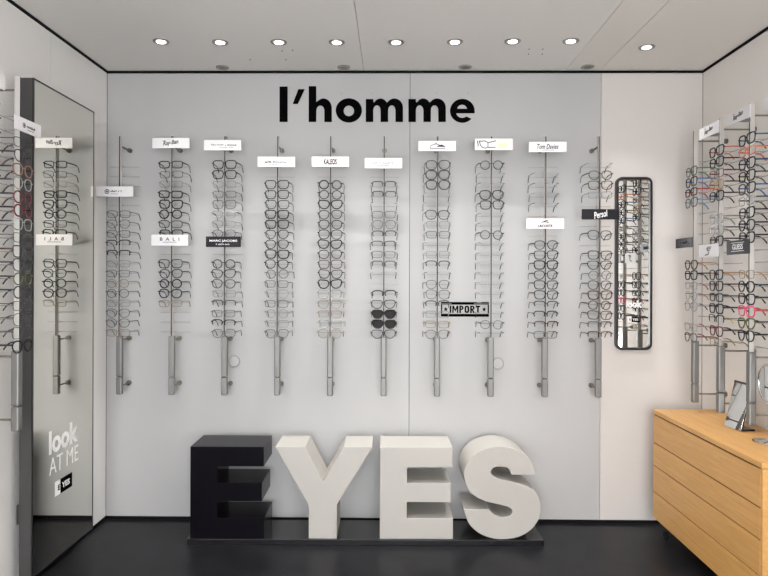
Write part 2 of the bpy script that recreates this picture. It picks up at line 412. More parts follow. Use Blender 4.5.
for lo, hi in (((tm - .006, -hy, 0), (tm, -hy + .007, hz)), ((tm - .006, hy - .007, 0), (tm, hy, hz)), ((tm - .006, -hy + .007, hz - .007), (tm, hy - .007, hz)), ((tm - .006, -hy + .007, 0), (tm, hy - .007, .007))): bb(bm, lo, hi)
link('frame_edge', mesh_of(bm), M['black'], T)
# vinyl sticker: look AT ME EYES   (x of the sticker runs along +y of the room)
MX = XL + tm - .001; off = (VX - 0) 
def my(px): k = wx(px, 1, 460) / MX; return -dist(k), k
ya, ka = my(49); yb, kb = my(77.5); yc = (ya + yb) / 2; w = yb - ya; kc = (ka + kb) / 2
ST = thing('mirror_sticker', 'white vinyl sticker reading look AT ME EYES on the tall left mirror', 'sticker', (MX + .0006, yc, wz(470, kc, 62)), (0, 0, R(90)))
zr = wz(470, kc, 62)
def bold_word(word, w, h, depth=.0006):
    bm = bmesh.new(); return text(word, w, h, depth, bold=.03)
link('lettering', bold_word('look', w, .105), M['white_vinyl'], ST, (0, 0, wz(437, kc, 62) - zr))
link('lettering', text('AT ME', w * 1.02, .074, bold=-.006), M['white_vinyl'], ST, (.005, 0, wz(460, kc, 62) - zr))
yd, kd = my(55); ye, ke = my(72); bw = ye - yd; ctr = (yd + ye) / 2 - yc; zb = wz(484.5, kc, 62) - zr
bm = bmesh.new(); bb(bm, (-bw * .2, -.0003, -.033), (bw * .5, .0003, .033)); link('black_panel', mesh_of(bm), M['vinyl'], ST, (ctr, 0, zb))
bm = bmesh.new(); bb(bm, (-bw * .5, -.0003, -.033), (-bw * .2, .0003, .033)); link('white_panel', mesh_of(bm), M['white_vinyl'], ST, (ctr, 0, zb))
link('lettering', text('YES', bw * .46, .026, bold=.03), M['white_vinyl'], ST, (ctr + bw * .12, -.0006, zb))
link('lettering', text('E', bw * .12, .026, bold=.03), M['vinyl'], ST, (ctr - bw * .28, -.0006, zb))

# ------------------------------------------------------------------ narrow mirror on the back wall
kM = 1.009; x0, x1 = wx(616.3, kM), wx(652.6, kM); z1, z0 = wz(176.8, kM, 634), wz(350.2, kM, 634)
W, H = x1 - x0, z1 - z0
T = thing('wall_mirror', 'narrow black framed mirror with rounded corners on the back wall', 'mirror', ((x0 + x1) / 2, 0, (z0 + z1) / 2))
me = plate([rrect(W, H, .035), rrect(W - .026, H - .026, .026)], .030, .002); link('frame', me, M['black'], T, (0, -.031, 0))
me = plate([rrect(W - .024, H - .024, .026)], .004); link('mirror_glass', me, M['mirror'], T, (0, -.018, 0))
me = plate([rrect(W - .02, H - .02, .026)], .011); link('back_panel', me, M['black'], T, (0, -.0125, 0))
k2 = 1.0045
ST = thing('mirror_sticker', 'small white sticker reading look EYES on the narrow back wall mirror', 'sticker', (wx(634, k2), -.0186, wz(312, k2, 634)))
zr = wz(312, k2, 634)
link('lettering', text('look', .088, .042, bold=.03), M['white_vinyl'], ST, (0, 0, wz(304, k2, 634) - zr))
bm = bmesh.new(); bb(bm, (-.014, -.0003, -.0145), (.03, .0003, .0145)); link('black_panel', mesh_of(bm), M['vinyl'], ST, (0, 0, wz(319.5, k2, 634) - zr))
bm = bmesh.new(); bb(bm, (-.034, -.0003, -.0145), (-.014, .0003, .0145)); link('white_panel', mesh_of(bm), M['white_vinyl'], ST, (0, 0, wz(319.5, k2, 634) - zr))
link('lettering', text('YES', .032, .012, bold=.03), M['white_vinyl'], ST, (.007, -.0006, wz(319.5, k2, 634) - zr))
link('lettering', text('E', .009, .012, bold=.03), M['vinyl'], ST, (-.022, -.0006, wz(319.5, k2, 634) - zr))

# ------------------------------------------------------------------ IMPORT decal
T = thing('wall_decal', 'black lettering decal reading IMPORT between two display rods', 'decal', (wx(465), 0, wz(309.3, 1, 465)))
W = (488.8 - 441) / S
for s in (1, -1):
    bm = bmesh.new(); bb(bm, (-W / 2, -.002, -.0075), (W / 2, 0, .0075)); link('border_bar', mesh_of(bm), M['vinyl'], T, (0, 0, s * .0335))
    bm = bmesh.new(); bb(bm, (-.0035, -.002, -.026), (.0035, 0, .026)); link('border_end', mesh_of(bm), M['vinyl'], T, (s * (W / 2 - .0035), 0, 0))
    star = [((.0135 if i % 2 == 0 else .006) * math.sin(i * math.pi / 5), (.0135 if i % 2 == 0 else .006) * math.cos(i * math.pi / 5)) for i in range(10)]
    link('star', plate([star], .002), M['vinyl'], T, (s * .108, -.002, 0))
h, st = .0415, .0092
def block(ch, w):
    if ch == 'I': return [[(0, 0), (st, 0), (st, h), (0, h)]]
    if ch == 'T': return [[(w / 2 - st / 2, 0), (w / 2 + st / 2, 0), (w / 2 + st / 2, h - st), (w, h - st), (w, h), (0, h), (0, h - st), (w / 2 - st / 2, h - st)]]
    if ch == 'M': return [[(0, 0), (0, h), (st, h), (w / 2, h * .5), (w - st, h), (w, h), (w, 0), (w - st * .85, 0), (w - st * .85, h * .60), (w / 2, h * .16), (st * .85, h * .60), (st * .85, 0)]]
    if ch == 'O': return [rrect(w, h, w * .46, 6, w / 2, h / 2), rrect(w - 2 * st, h - 2 * st, (w - 2 * st) * .46, 6, w / 2, h / 2)]
    r = h * .29; bowl = arc(w - r, h - r, r, r, 90, -90, 8); hole = [(st, h - 2 * r + st * .8), (st, h - st * .8)] + arc(w - r, h - r, r - st, r - st * .8, 90, -90, 8)
    if ch == 'P': return [[(0, 0), (st, 0), (st, h - 2 * r)] + bowl[::-1] + [(0, h)], hole]
    return [[(0, 0), (st, 0), (st, h - 2 * r), (w * .38, h - 2 * r), (w - st, 0), (w + .001, 0), (w * .70, h - 2 * r)] + bowl[::-1] + [(0, h)], hole]
x = -.086
for ch, w in (('I', .0092), ('M', .034), ('P', .024), ('O', .026), ('R', .025), ('T', .026)):
    link('letter', plate([[(px_ + x, pz_ - h / 2) for px_, pz_ in P] for P in block(ch, w)], .002), M['vinyl'], T, (0, -.002, 0)); x += w + .0056

# ------------------------------------------------------------------ display rods
ZT, ZM, ZB = wz(136, 1.037), wz(337, 1.037), wz(396, 1.037)
LV = lambda n: CZ + (VY - (165 + 9.95 * n)) / (S * 1.0435)       # height of lens centres at level n
FRONT = .0255                                                     # frame front plane ahead of the rod centre
bm = bmesh.new(); bb(bm, (-.0046, -.011, ZM - ZB), (.0046, .011, ZT - ZB), .002); POLE = mesh_of(bm); POLE.materials.append(M['alu_pole'])
bm = bmesh.new(); bb(bm, (-.0032, -.0118, ZM - ZB + .002), (.0032, -.0109, ZT - ZB - .004)); SLOT = mesh_of(bm); SLOT.materials.append(M['alu_dark'])
zc = wz(378, 1.037) - ZB
bm = bmesh.new(); bb(bm, (-.0157, -.016, zc + .0005), (.0157, .016, ZM - ZB), .006); TUBE = mesh_of(bm, smooth=False); TUBE.materials.append(M['alu'])
bm = bmesh.new(); bb(bm, (-.0157, -.016, 0), (.0157, .016, zc), .006); ENDC = mesh_of(bm); ENDC.materials.append(M['alu'])
BAR = bmesh.new(); add_tube(BAR, [(-.083, .058, 0), (.083, .058, 0)], .0016, n=6, up=Vector((0, 0, 1))); add_tube(BAR, [(0, .0115, 0), (0, .058, 0)], .0015, n=6)
BAR = mesh_of(BAR); BAR.materials.append(M['wire'])
BR = {}
def bracket(s, r0):
    if (s, r0) not in BR:
        a = tube([(0, r0, 0), (0, s - .006, 0)], .0042, n=10); a.materials.append(M['steel'])
        bm = bmesh.new(); add_cyl(bm, (0, s - .006, 0), .0135, .012, 'y', 20); add_cyl(bm, (0, s - .016, 0), .009, .008, 'y', 20)
        d = mesh_of(bm); d.materials.append(M['steel']); BR[(s, r0)] = (a, d)
    return BR[(s, r0)]
def rack(label, x, y, rot, s, dz=0.0, levels=18):
    t = thing('eyewear_display_rod', label, 'display rod', (x, y, ZB + dz), (0, 0, rot), 'aluminium eyewear display rods')
    p = link('pole', POLE, None, t); link('slot', SLOT, None, p)
    link('lower_tube', TUBE, None, t); link('end_cap', ENDC, None, t)
    for z, r0 in ((wz(151) - ZB, .0115), (wz(338.5) - ZB - .004, .0165), (wz(384) - ZB, .0165)):
        a, d = bracket(s, r0); b = link('wall_bracket', a, None, t, (0, 0, z)); link('mount_disc', d, None, b)
    for n in range(levels): link('holder_bar', BAR, None, t, (0, 0, LV(n) + .0008 - ZB))
    return (x, y, rot, dz)
def at(rk, lx, ly, z):
    x, y, rot, dz = rk; c, s_ = math.cos(rot), math.sin(rot)
    return (x + lx * c - ly * s_, y + lx * s_ + ly * c, z + dz)

SB, SR, SL = .128, .186, .124
racks = []
rx_px = [120.4, 172.5, 225.3, 278, 330.8, 384.2, 437.5, 491.1, 545.2, 598.7]
kr = D / (D - SB)
for i, px in enumerate(rx_px):
    racks.append(rack('aluminium eyewear display rod on the back wall, %s from left' % ORD[i], wx(px, kr, 190), -SB, 0, SB))
RX = 279.6 / S; SR = XR - RX
for i, k in enumerate((1.078, 1.1685, 1.2765, 1.425)):
    racks.append(rack('aluminium eyewear display rod on the right wall, %s from the corner' % ORD[i], RX, -dist(k), R(-90), SR))
LX = XL + SL
for i, k in enumerate((1.425, 1.56)):
    racks.append(rack(('aluminium eyewear display rod on the left wall beside the tall mirror', 'aluminium eyewear display rod at the left picture edge, left wall')[i], LX, -dist(k), R(90), SL, .024))
bm = bmesh.new()

# ------------------------------------------------------------------ brand signs
def blank(w, h, m, t, far=0):
    bm = bmesh.new(); add_box(bm, (0, 0, 0), (w, .004, h), .001, seg=1); o = link('sign_plate', mesh_of(bm), M[m], t)
    bm = bmesh.new(); add_box(bm, (0, .0118 + far / 2, -h / 2 + .008), (.022, .019 + far, .012)); link('rod_clip', mesh_of(bm), M['alu'], t)
def sign(rk, z, label, dark=False, dx=0.0, w=.202, h=.0555, tilt=0.0, px=None):
    if px: dx = wx(px, 1.0475, 190) - rk[0]
    far = .026 if abs(rk[2] + R(90)) < .01 else 0
    t = thing('brand_sign', label, 'sign', at(rk, dx, -.0335 - far, z), (0, R(tilt), rk[2]), 'brand signs on the display rods')
    blank(w, h, 'sign_black' if dark else 'sign', t, far)
    return t
def ink(t, me, m, x=0, z=0, name='lettering'): return link(name, me, M[m], t, (x, -.0024, z))
def strokes(t, lines, m, r=.0018, name='emblem'):
    bm = bmesh.new()
    for L in lines: add_tube(bm, [(a, 0, b) for a, b in L], r, .0006, n=4, up=Vector((0, 1, 0)))
    return ink(t, mesh_of(bm), m, name=name)
def ring_emblem(t, x, r=.013):
    me = plate([arc(x, 0, r, r, 0, 360, 24)[:-1], arc(x, 0, r * .72, r * .72, 0, 360, 20)[:-1]], .0006); ink(t, me, 'vinyl', name='emblem')
    bm = bmesh.new(); add_box(bm, (x, 0, 0), (r * .9, .0006, r * .35)); add_box(bm, (x, 0, 0), (r * .3, .0006, r * 1.1)); ink(t, mesh_of(bm), 'vinyl', name='emblem')
kz = 1.0475
zs = lambda py: wz(py, kz)
s = sign(racks[0], zs(192), 'white sign with round emblem on the leftmost back wall rod', dx=-.026, px=114.7); ring_emblem(s, -.042); ink(s, scribble(.062, .011, 9, 1), 'vinyl', .008, .002); ink(s, scribble(.04, .004, 12, 2), 'light_print', -.002, -.013)
s = sign(racks[1], zs(143.2), 'white sign with black scripted lettering topping the second rod from left', px=170.6); ink(s, text('Ray-Ban', .085, .030, shear=.35, bold=.012), 'vinyl', 0, 0).rotation_euler = (0, R(-9), 0); ink(s, scribble(.02, .004, 6, 3), 'grey_vinyl', -.036, .012)
s = sign(racks[1], zs(240.8), 'white sign with four widely spaced letters low on the second rod', w=.2, h=.06, dx=-.008, px=169.8); ink(s, text('BALI', .105, .018, spacing=2.2, bold=.015), 'grey_vinyl', 0, .006); ink(s, scribble(.075, .005, 20, 4), 'light_print', 0, -.011)
s = sign(racks[2], zs(145.3), 'white sign with faint grey print topping the third rod from left', px=222.3); ink(s, scribble(.068, .0075, 13, 5), 'light_print', -.028, .002); ink(s, scribble(.062, .009, 11, 6), 'grey_vinyl', .046, 0); ink(s, scribble(.08, .004, 20, 7), 'light_print', .02, -.012)
s = sign(racks[2], zs(242.2), 'black sign with white capitals on the third rod from left', True, dx=-.006, w=.19, h=.057, px=223.5); ink(s, text('MARC JACOBS', .15, .014, bold=.02), 'white_vinyl', 0, .004); ink(s, scribble(.08, .007, 14, 8), 'white_vinyl', 0, -.014)
s = sign(racks[3], zs(162), 'white sign with bold grey print on the fourth rod from left', px=276.2); ink(s, scribble(.06, .014, 8, 9), 'grey_vinyl', -.033, 0); ink(s, scribble(.055, .009, 9, 10), 'violet_print', .026, -.002); ink(s, scribble(.075, .004, 18, 11), 'grey_vinyl', -.005, -.014)
s = sign(racks[4], zs(161.8), 'white sign with tall condensed black capitals on the fifth rod', px=330.2); ink(s, text('KALEOS', .07, .03, bold=.03), 'vinyl')
s = sign(racks[5], zs(163.2), 'white sign with one thin violet line of print on sixth rod', px=383.3); ink(s, scribble(.118, .007, 22, 12), 'violet_print', 0, .001); ink(s, scribble(.075, .006, 14, 13), 'grey_vinyl', -.005, -.0145)
s = sign(racks[6], zs(146), 'white sign with a sketched car drawing, seventh rod from left', px=437)
strokes(s, [[(-.036, -.014), (.04, -.014), (.044, -.004), (.02, -.001), (.006, .009), (-.012, .011), (-.034, .002), (-.036, -.014)], [(-.012, .011), (.0, .018)], [(.0, -.006), (.012, .004), (.034, .003)]], 'grey_vinyl', .0022)
strokes(s, [[(.002, -.002), (.036, -.001)], [(.02, .001), (.026, .008)]], 'vinyl', .003)
s = sign(racks[7], zs(144.2), 'white sign with sketched glasses and yellow patch, eighth rod from left', dx=.012, h=.062, px=493.4)
strokes(s, [[(-.088, .02), (-.082, -.006), (-.086, -.012)], [(-.08, .016), (-.045, .018), (-.03, .008), (-.03, -.014), (-.042, -.021), (-.058, -.018), (-.07, -.006), (-.076, .014)], [(-.03, .008), (.012, .019)], [(-.03, -.018), (.01, -.016)]], 'vinyl', .0028)
bm = bmesh.new(); add_box(bm, (.058, 0, 0), (.09, .0006, .06)); ink(s, mesh_of(bm), 'beige_print', name='photo_patch')
bm = bmesh.new(); add_box(bm, (.05, 0, -.009), (.05, .0012, .022)); ink(s, mesh_of(bm), 'yellow_print', name='photo_patch')
bm = bmesh.new(); add_box(bm, (.092, 0, -.006), (.02, .0012, .04)); ink(s, mesh_of(bm), 'pink_print', name='photo_patch')
ink(s, scribble(.075, .004, 12, 14), 'grey_vinyl', .055, .007)
s = sign(racks[8], zs(146.8), 'white sign with black signature script topping the ninth rod', dx=.018, px=547.6); ink(s, text('Tom Davies', .115, .026, shear=.3, bold=.012), 'vinyl', 0, .002); ink(s, scribble(.07, .004, 18, 15), 'grey_vinyl', 0, -.017)
s = sign(racks[8], zs(223.3), 'white sign with small reptile emblem above capitals on ninth rod', dx=.012, px=545.4)
strokes(s, [[(-.02, .006), (-.008, .011), (.008, .009), (.02, .006)], [(-.006, .012), (.004, .017), (.016, .015)]], 'vinyl', .0028)
ink(s, text('LACOSTE', .078, .014, bold=.03), 'vinyl', 0, -.012)
s = sign(racks[9], zs(213.8), 'black sign with slanted white script, rightmost back wall rod', True, dx=.022, px=600.8); ink(s, text('Persol', .076, .036, shear=.3, bold=.02), 'white_vinyl', 0, 0).rotation_euler = (0, R(-12), 0)
# side walls
wr = .185
def fit(py, k, px): return wz(py, k, px)
s = sign(racks[10], fit(242.8, 1.08, 686), 'black sign with white label, nearest the corner on right wall', True, w=wr, h=.05); bm = bmesh.new(); add_box(bm, (0, 0, 0), (.1, .0006, .02)); ink(s, mesh_of(bm), 'light_print', name='label_strip'); ink(s, scribble(.085, .012, 12, 16), 'vinyl').location.y -= .0006
s = sign(racks[11], fit(130.8, 1.167, 709.6), 'white sign with slanted script topping the second right wall rod', w=wr, h=.055); ink(s, text('Ray-Ban', .08, .026, shear=.35, bold=.012), 'vinyl').rotation_euler = (0, R(-9), 0); ink(s, scribble(.02, .005, 5, 17), 'red_print', -.03, .014)
s = sign(racks[11], fit(250.8, 1.168, 709.6), 'white sign with black eagle emblem low on second right rod', w=wr, h=.062)
strokes(s, [[(.03, .017), (-.006, .017), (-.014, .008)], [(.024, .009), (-.014, .008), (-.004, .0)], [(.016, .0), (-.004, .0), (.006, -.009)], [(.01, -.009), (.004, -.016), (-.03, -.021)]], 'vinyl', .003)
s = sign(racks[12], fit(115, 1.283, 741), 'white sign with slanted script topping the third right wall rod', w=wr, h=.055); ink(s, text('Ray-Ban', .08, .026, shear=.35, bold=.012), 'vinyl').rotation_euler = (0, R(-9), 0); ink(s, scribble(.02, .005, 5, 18), 'red_print', -.03, .014)
s = sign(racks[12], fit(247, 1.283, 737), 'black sign with white boxed capitals low on third right rod', True, w=wr, h=.062); ink(s, text('GUESS', .085, .024, bold=.01), 'white_vinyl', 0, .002); bm = bmesh.new()
for lo, hi in (((-.052, -.0003, .019), (.052, .0003, .021)), ((-.052, -.0003, -.018), (.052, .0003, -.016))): bb(bm, lo, hi)
ink(s, mesh_of(bm), 'white_vinyl', name='border_bar')
s = sign(racks[13], fit(97, 1.42, 768), 'white sign cut by the right picture edge', w=wr, h=.055); ink(s, scribble(.08, .014, 8, 19), 'vinyl')
rk = (LX, -dist(1.417), R(90), 0); s = sign(rk, fit(127, 1.417, 30), 'white sign with round emblem in front of the tall left mirror', w=wr, h=.055); ring_emblem(s, -.03, .010); ink(s, scribble(.06, .01, 9, 20), 'grey_vinyl', .018, -.001); ink(s, scribble(.05, .004, 12, 21), 'light_print', .018, -.014)
rk = (LX, -dist(1.57), R(90), 0); s = sign(rk, fit(78.5, 1.54, 4), 'white sign cut by the left picture edge', w=wr, h=.06); ink(s, scribble(.08, .014, 8, 22), 'vinyl')

# ------------------------------------------------------------------ eyeglasses
SH = {  # half width, half height, exponent, bottom narrowing, outer lift
 'rectangular': (.0275, .0182, 4.2, .06, .04), 'square': (.0282, .0222, 3.8, .14, .07), 'round': (.0245, .0230, 2.0, 0, 0),
 'panto': (.0268, .0230, 2.6, .17, .04), 'cat-eye': (.0288, .0222, 2.9, .24, .28), 'browline': (.0282, .0200, 3.4, .24, .05),
 'oversized': (.0288, .0242, 2.7, .14, .06), 'wide': (.0290, .0222, 3.4, .32, .08),
}
def outline(shape, n=30, grow=0.0):
    hw, hh, e, nb, lift = SH[shape]; P = []
    for i in range(n):
        a = 2 * math.pi * i / n; c, s_ = math.cos(a), math.sin(a)
        u = math.copysign(abs(c) ** (2 / e), c); v = math.copysign(abs(s_) ** (2 / e), s_)
        x = u * (1 - nb * max(0, -v) - nb * .3 * (v < 0) * abs(v)) * (hw + grow); z = v * (hh + grow) + lift * hh * max(0, u) * (1 if v > -.2 else .3)
        P.append((.0345 + x, z))
    return P
def wrap(x): return 1.1 * x * x
THK = {'T': (.0029, .0034), 'M': (.0021, .0025), 'F': (.0016, .0016), 'H': (.0022, .0030)}
FR, LN, TP = {}, {}, {}
def front_mesh(shape, th):
    if (shape, th) in FR: return FR[shape, th]
    hw, hh, e, nb, lift = SH[shape]; bm = bmesh.new(); P = outline(shape); n = len(P)
    for s_ in (1, -1):
        pts = [(s_ * x, wrap(x), z) for x, z in P]
        if th in 'TMF':
            add_tube(bm, pts, THK[th][1], THK[th][0], n=6, closed=True, up=Vector((0, 1, 0)))
        elif th == 'H':
            add_tube(bm, [pts[i % n] for i in range(-1, n // 2 + 2)], THK[th][1], THK[th][0], n=6, up=Vector((0, 1, 0)))
        xe = max(p[0] for p in P); ze = .010
        b = .0024 if th in 'TMH' else .0014
        if th != 'R': add_box(bm, (s_ * (xe + .067) / 2, wrap(.066), ze), (max(.004, .069 - xe + .004), .004, b * 2.2))
        if th == 'F':       # nose pads
            add_box(bm, (s_ * .0085, .006, -.004), (.0022, .004, .009), .0008, seg=1)
            add_tube(bm, [(s_ * .0085, .005, -.002), (s_ * .0100, .001, .002)], .0006, n=4)
    xi = min(p[0] for p in P); zb = .006 if th in 'TMH' else .008
    add_tube(bm, [(-xi - .001, wrap(xi), zb), (-xi * .5, -.0005, zb + .0025), (0, -.001, zb + .0035), (xi * .5, -.0005, zb + .0025), (xi + .001, wrap(xi), zb)],
             .0022 if th in 'TMH' else .0011, .0030 if th == 'T' else (.002 if th in 'MH' else .0011), n=6)
    me = mesh_of(bm, 'front_' + shape, True); me.materials.append(FM['black']); FR[shape, th] = me; return me
EP = {}
def end_piece(shape, s_):
    if (shape, s_) not in EP:
        xe = max(p[0] for p in outline(shape)); bm = bmesh.new()
        add_box(bm, (s_ * (xe + .0665) / 2, wrap(.066), .010), (max(.004, .069 - xe + .004), .003, .0035), .0005, seg=1)
        EP[shape, s_] = mesh_of(bm); EP[shape, s_].materials.append(FM['black'])
    return EP[shape, s_]
def lens_mesh(shape, s_):
    if (shape, s_) in LN: return LN[shape, s_]
    bm = bmesh.new(); P = outline(shape, grow=-.0006)
    A = [bm.verts.new((s_ * x, wrap(x) - .0003, z)) for x, z in P]; B = [bm.verts.new((s_ * x, wrap(x) + .0009, z)) for x, z in P]
    bm.faces.new(A); bm.faces.new(B[::-1])
    for i in range(len(A)): bm.faces.new((A[i], A[(i + 1) % len(A)], B[(i + 1) % len(A)], B[i]))
    me = mesh_of(bm, 'lens_' + shape); me.materials.append(M['lens']); LN[shape, s_] = me; return me
PATH = [(.0672, .0065, .010), (.0690, .020, .0102), (.0715, .050, .0104), (.0722, .075, .0100), (.0720, .092, .0085), (.0712, .105, .003), (.0700, .115, -.006), (.0690, .123, -.017), (.0684, .127, -.0235)]
def temple_mesh(s_, kind):
    if (s_, kind) in TP: return TP[s_, kind]
    p = [(s_ * a, b, c) for a, b, c in PATH]
    if kind == 'thick': me = tube(p, .0016, .0032, n=6)
    elif kind == 'shaft': me = tube(p[:5], .0011, .0016, n=6)
    elif kind == 'tip': me = tube([Vector(p[3]).lerp(Vector(p[4]), .6)] + p[4:], .0020, .0026, n=6)
    me.materials.append(FM['black']); TP[s_, kind] = me; return me
def paint(o, m):
    o.material_slots[0].link = 'OBJECT'; o.material_slots[0].material = m
proto = {}
def eyeglasses(rk, n, spec, rack_phrase, count, group):
    parts = spec.split('/'); shape, th, colr = parts[0].split(',')
    tc = parts[1] if len(parts) > 1 and parts[1] else colr
    tip = parts[2] if len(parts) > 2 else ('black' if th in 'R' else ('black' if th == 'H' else tc))
    sun = len(parts) > 3
    key = (shape, th)
    desc = colr + ' '
    if th == 'R': desc += 'rimless ' + ('' if shape == 'rectangular' else shape + ' ')
    elif th == 'H': desc += 'half-rim '
    elif th == 'F': desc = 'thin ' + desc + shape + ' '
    elif th == 'T': desc = desc + shape + ' '
    else: desc = desc + shape + ' '
    desc += 'sunglasses' if sun else 'eyeglasses'
    if tc != colr: desc += ' with ' + tc + ' temples'
    elif len(parts) > 2 and tip != tc: desc += ' with ' + tip + ' tips'
    label = desc + ', ' + ORD[count] + ' down, ' + rack_phrase
    yaw = rnd.uniform(-2.5, 2.5); roll = rnd.uniform(-1.2, 1.2)
    t = tag(link('sunglasses' if sun else 'eyeglasses', None, None, None, at(rk, rnd.uniform(-.002, .002), -FRONT, LV(n)), (0, R(roll), rk[2] + R(yaw))), label,
            'sunglasses' if sun else 'glasses', group)
    src = proto.get(key)
    if src is None:          # first of its kind: build it; later ones are copies of these objects sharing their meshes
        src = {'front_frame': bpy.data.objects.new('front_frame', front_mesh(shape, th)), 'lens': [bpy.data.objects.new('lens', lens_mesh(shape, s_)) for s_ in (1, -1)],
               'temple': [bpy.data.objects.new('temple', temple_mesh(s_, 'thick' if th in 'TM' else 'shaft')) for s_ in (1, -1)],
               'tip': [bpy.data.objects.new('temple_tip', temple_mesh(s_, 'tip')) for s_ in (1, -1)]}
        if th == 'R': src['ends'] = [bpy.data.objects.new('end_piece', end_piece(shape, s_)) for s_ in (1, -1)]
        proto[key] = src
    def cp(o, par):
        c = o.copy(); col.objects.link(c); c.parent = par; return c
    f = cp(src['front_frame'], t); paint(f, FM[colr])
    if th == 'R':
        f.name = 'bridge'
        for o in src['ends']: paint(cp(o, t), FM[colr])
    for i in (0, 1):
        paint(cp(src['lens'][i], t), M['lens_dark'] if sun else M['lens'])
        a = cp(src['temple'][i], t); paint(a, FM[tc])
        if tc != colr: a['label'] = tc + ' temple'
        if th in 'FRH':
            b = cp(src['tip'][i], a); paint(b, FM[tip])
            if tip != tc: b['label'] = tip + ' temple tip'

def E(s): return s
back = [
 {5: 'rectangular,F,gunmetal', 6: 'panto,F,gunmetal', 7: 'rectangular,F,dark grey//black', 8: 'browline,H,black', 9: 'rectangular,H,black', 10: 'rectangular,F,silver', 11: 'rectangular,F,gunmetal', 12: 'round,F,gold', 13: 'round,F,dark grey', 14: 'rectangular,F,silver', 15: 'panto,F,gunmetal', 16: 'panto,F,gunmetal//black', 17: 'rectangular,F,gold'},
 {0: 'rectangular,M,black', 1: 'rectangular,F,gunmetal//black', 2: 'rectangular,F,silver', 3: 'rectangular,T,black', 4: 'square,T,black', 5: 'round,T,black', 6: 'rectangular,M,dark grey', 7: 'square,T,black', 10: 'square,M,black', 11: 'panto,M,black', 12: 'round,T,black', 13: 'panto,T,black', 14: 'rectangular,F,gold'},
 {0: 'square,M,black', 1: 'square,M,black', 2: 'rectangular,F,silver//black', 3: 'rectangular,F,gunmetal//black', 4: 'square,F,gunmetal//black', 5: 'rectangular,M,clear grey/gunmetal', 6: 'rectangular,F,silver//black', 7: 'panto,F,gunmetal//black', 10: 'round,M,black', 11: 'cat-eye,M,black', 12: 'panto,M,dark grey', 13: 'rectangular,F,silver', 14: 'rectangular,H,gunmetal', 15: 'rectangular,F,gunmetal//black', 16: 'browline,H,black', 17: 'panto,F,gunmetal'},
 {2: 'square,M,black', 3: 'square,M,black', 4: 'square,M,dark grey', 5: 'square,T,black', 6: 'square,T,black', 7: 'panto,M,black', 8: 'panto,M,black', 9: 'square,T,black', 10: 'panto,M,black', 11: 'round,F,dark grey//black', 12: 'rectangular,F,gunmetal//black', 13: 'panto,F,silver//black', 14: 'rectangular,F,gunmetal//black', 15: 'round,F,silver//black', 16: 'rectangular,F,silver//black', 17: 'panto,F,gunmetal//black'},
 {2: 'round,T,black', 3: 'round,M,black', 4: 'cat-eye,T,black', 5: 'panto,M,dark grey', 6: 'panto,M,black', 7: 'oversized,M,black', 8: 'cat-eye,T,black', 9: 'panto,M,black', 10: 'square,M,tortoiseshell', 11: 'cat-eye,M,black', 12: 'cat-eye,T,black', 13: 'square,M,clear grey/gold', 14: 'panto,F,gold', 15: 'rectangular,F,gold//brown', 16: 'square,M,clear grey', 17: 'panto,F,gold'},
 {2: 'rectangular,H,gunmetal', 3: 'rectangular,H,gunmetal', 4: 'rectangular,R,gunmetal', 5: 'rectangular,F,gunmetal//black', 6: 'panto,F,gunmetal//black', 7: 'browline,H,dark grey', 8: 'rectangular,H,gunmetal', 9: 'rectangular,F,gunmetal//black', 10: 'rectangular,H,gunmetal', 11: 'rectangular,R,silver', 13: 'browline,H,black', 14: 'wide,M,dark grey', 15: 'wide,T,black///sun', 16: 'wide,T,black///sun', 17: 'wide,M,dark grey'},
 {0: 'oversized,M,dark grey', 1: 'oversized,T,dark grey', 2: 'oversized,T,dark grey', 3: 'rectangular,R,silver', 4: 'oversized,R,silver', 5: 'oversized,M,gunmetal', 6: 'rectangular,F,silver//black', 7: 'rectangular,F,gunmetal', 8: 'rectangular,R,silver', 9: 'rectangular,F,silver', 10: 'browline,H,gunmetal', 11: 'rectangular,R,gunmetal', 12: 'panto,F,gunmetal', 13: 'oversized,F,gunmetal', 14: 'browline,H,gunmetal', 15: 'rectangular,F,silver', 16: 'rectangular,F,gold', 17: 'panto,F,gunmetal'},
 {0: 'round,M,gunmetal', 1: 'oversized,R,silver', 2: 'rectangular,R,gunmetal', 3: 'oversized,T,dark grey', 4: 'square,M,black', 5: 'rectangular,R,silver', 6: 'square,R,silver', 7: 'round,M,gunmetal', 8: 'panto,R,silver', 9: 'rectangular,R,silver', 10: 'square,R,silver', 11: 'rectangular,R,gunmetal', 12: 'square,R,silver', 13: 'oversized,R,silver', 14: 'round,R,silver', 15: 'panto,R,silver', 16: 'round,F,gunmetal', 17: 'rectangular,R,gunmetal'},
 {1: 'rectangular,R,silver', 2: 'rectangular,R,gunmetal', 3: 'rectangular,R,silver', 4: 'rectangular,R,gunmetal', 8: 'panto,M,dark grey', 9: 'square,M,black', 10: 'square,T,black', 11: 'panto,M,black', 12: 'square,M,black', 13: 'square,M,black', 14: 'browline,H,dark grey', 15: 'browline,H,black', 16: 'rectangular,H,brown', 17: 'rectangular,F,brown'},
 {0: 'rectangular,R,silver', 1: 'panto,M,dark grey', 2: 'square,M,tortoiseshell', 3: 'rectangular,F,silver//brown', 7: 'oversized,M,gunmetal', 9: 'square,M,black', 10: 'wide,M,black', 11: 'round,F,dark grey//black', 12: 'panto,M,dark grey', 13: 'square,T,tortoiseshell', 14: 'round,M,brown', 15: 'square,M,tortoiseshell', 16: 'rectangular,H,gunmetal', 17: 'rectangular,H,brown'},
]
for i, lv in enumerate(back):
    for c, n in enumerate(sorted(lv)):
        eyeglasses(racks[i], n, lv[n], '%s rod from left, back wall' % ORD[i], c, 'glasses on the back wall rods')
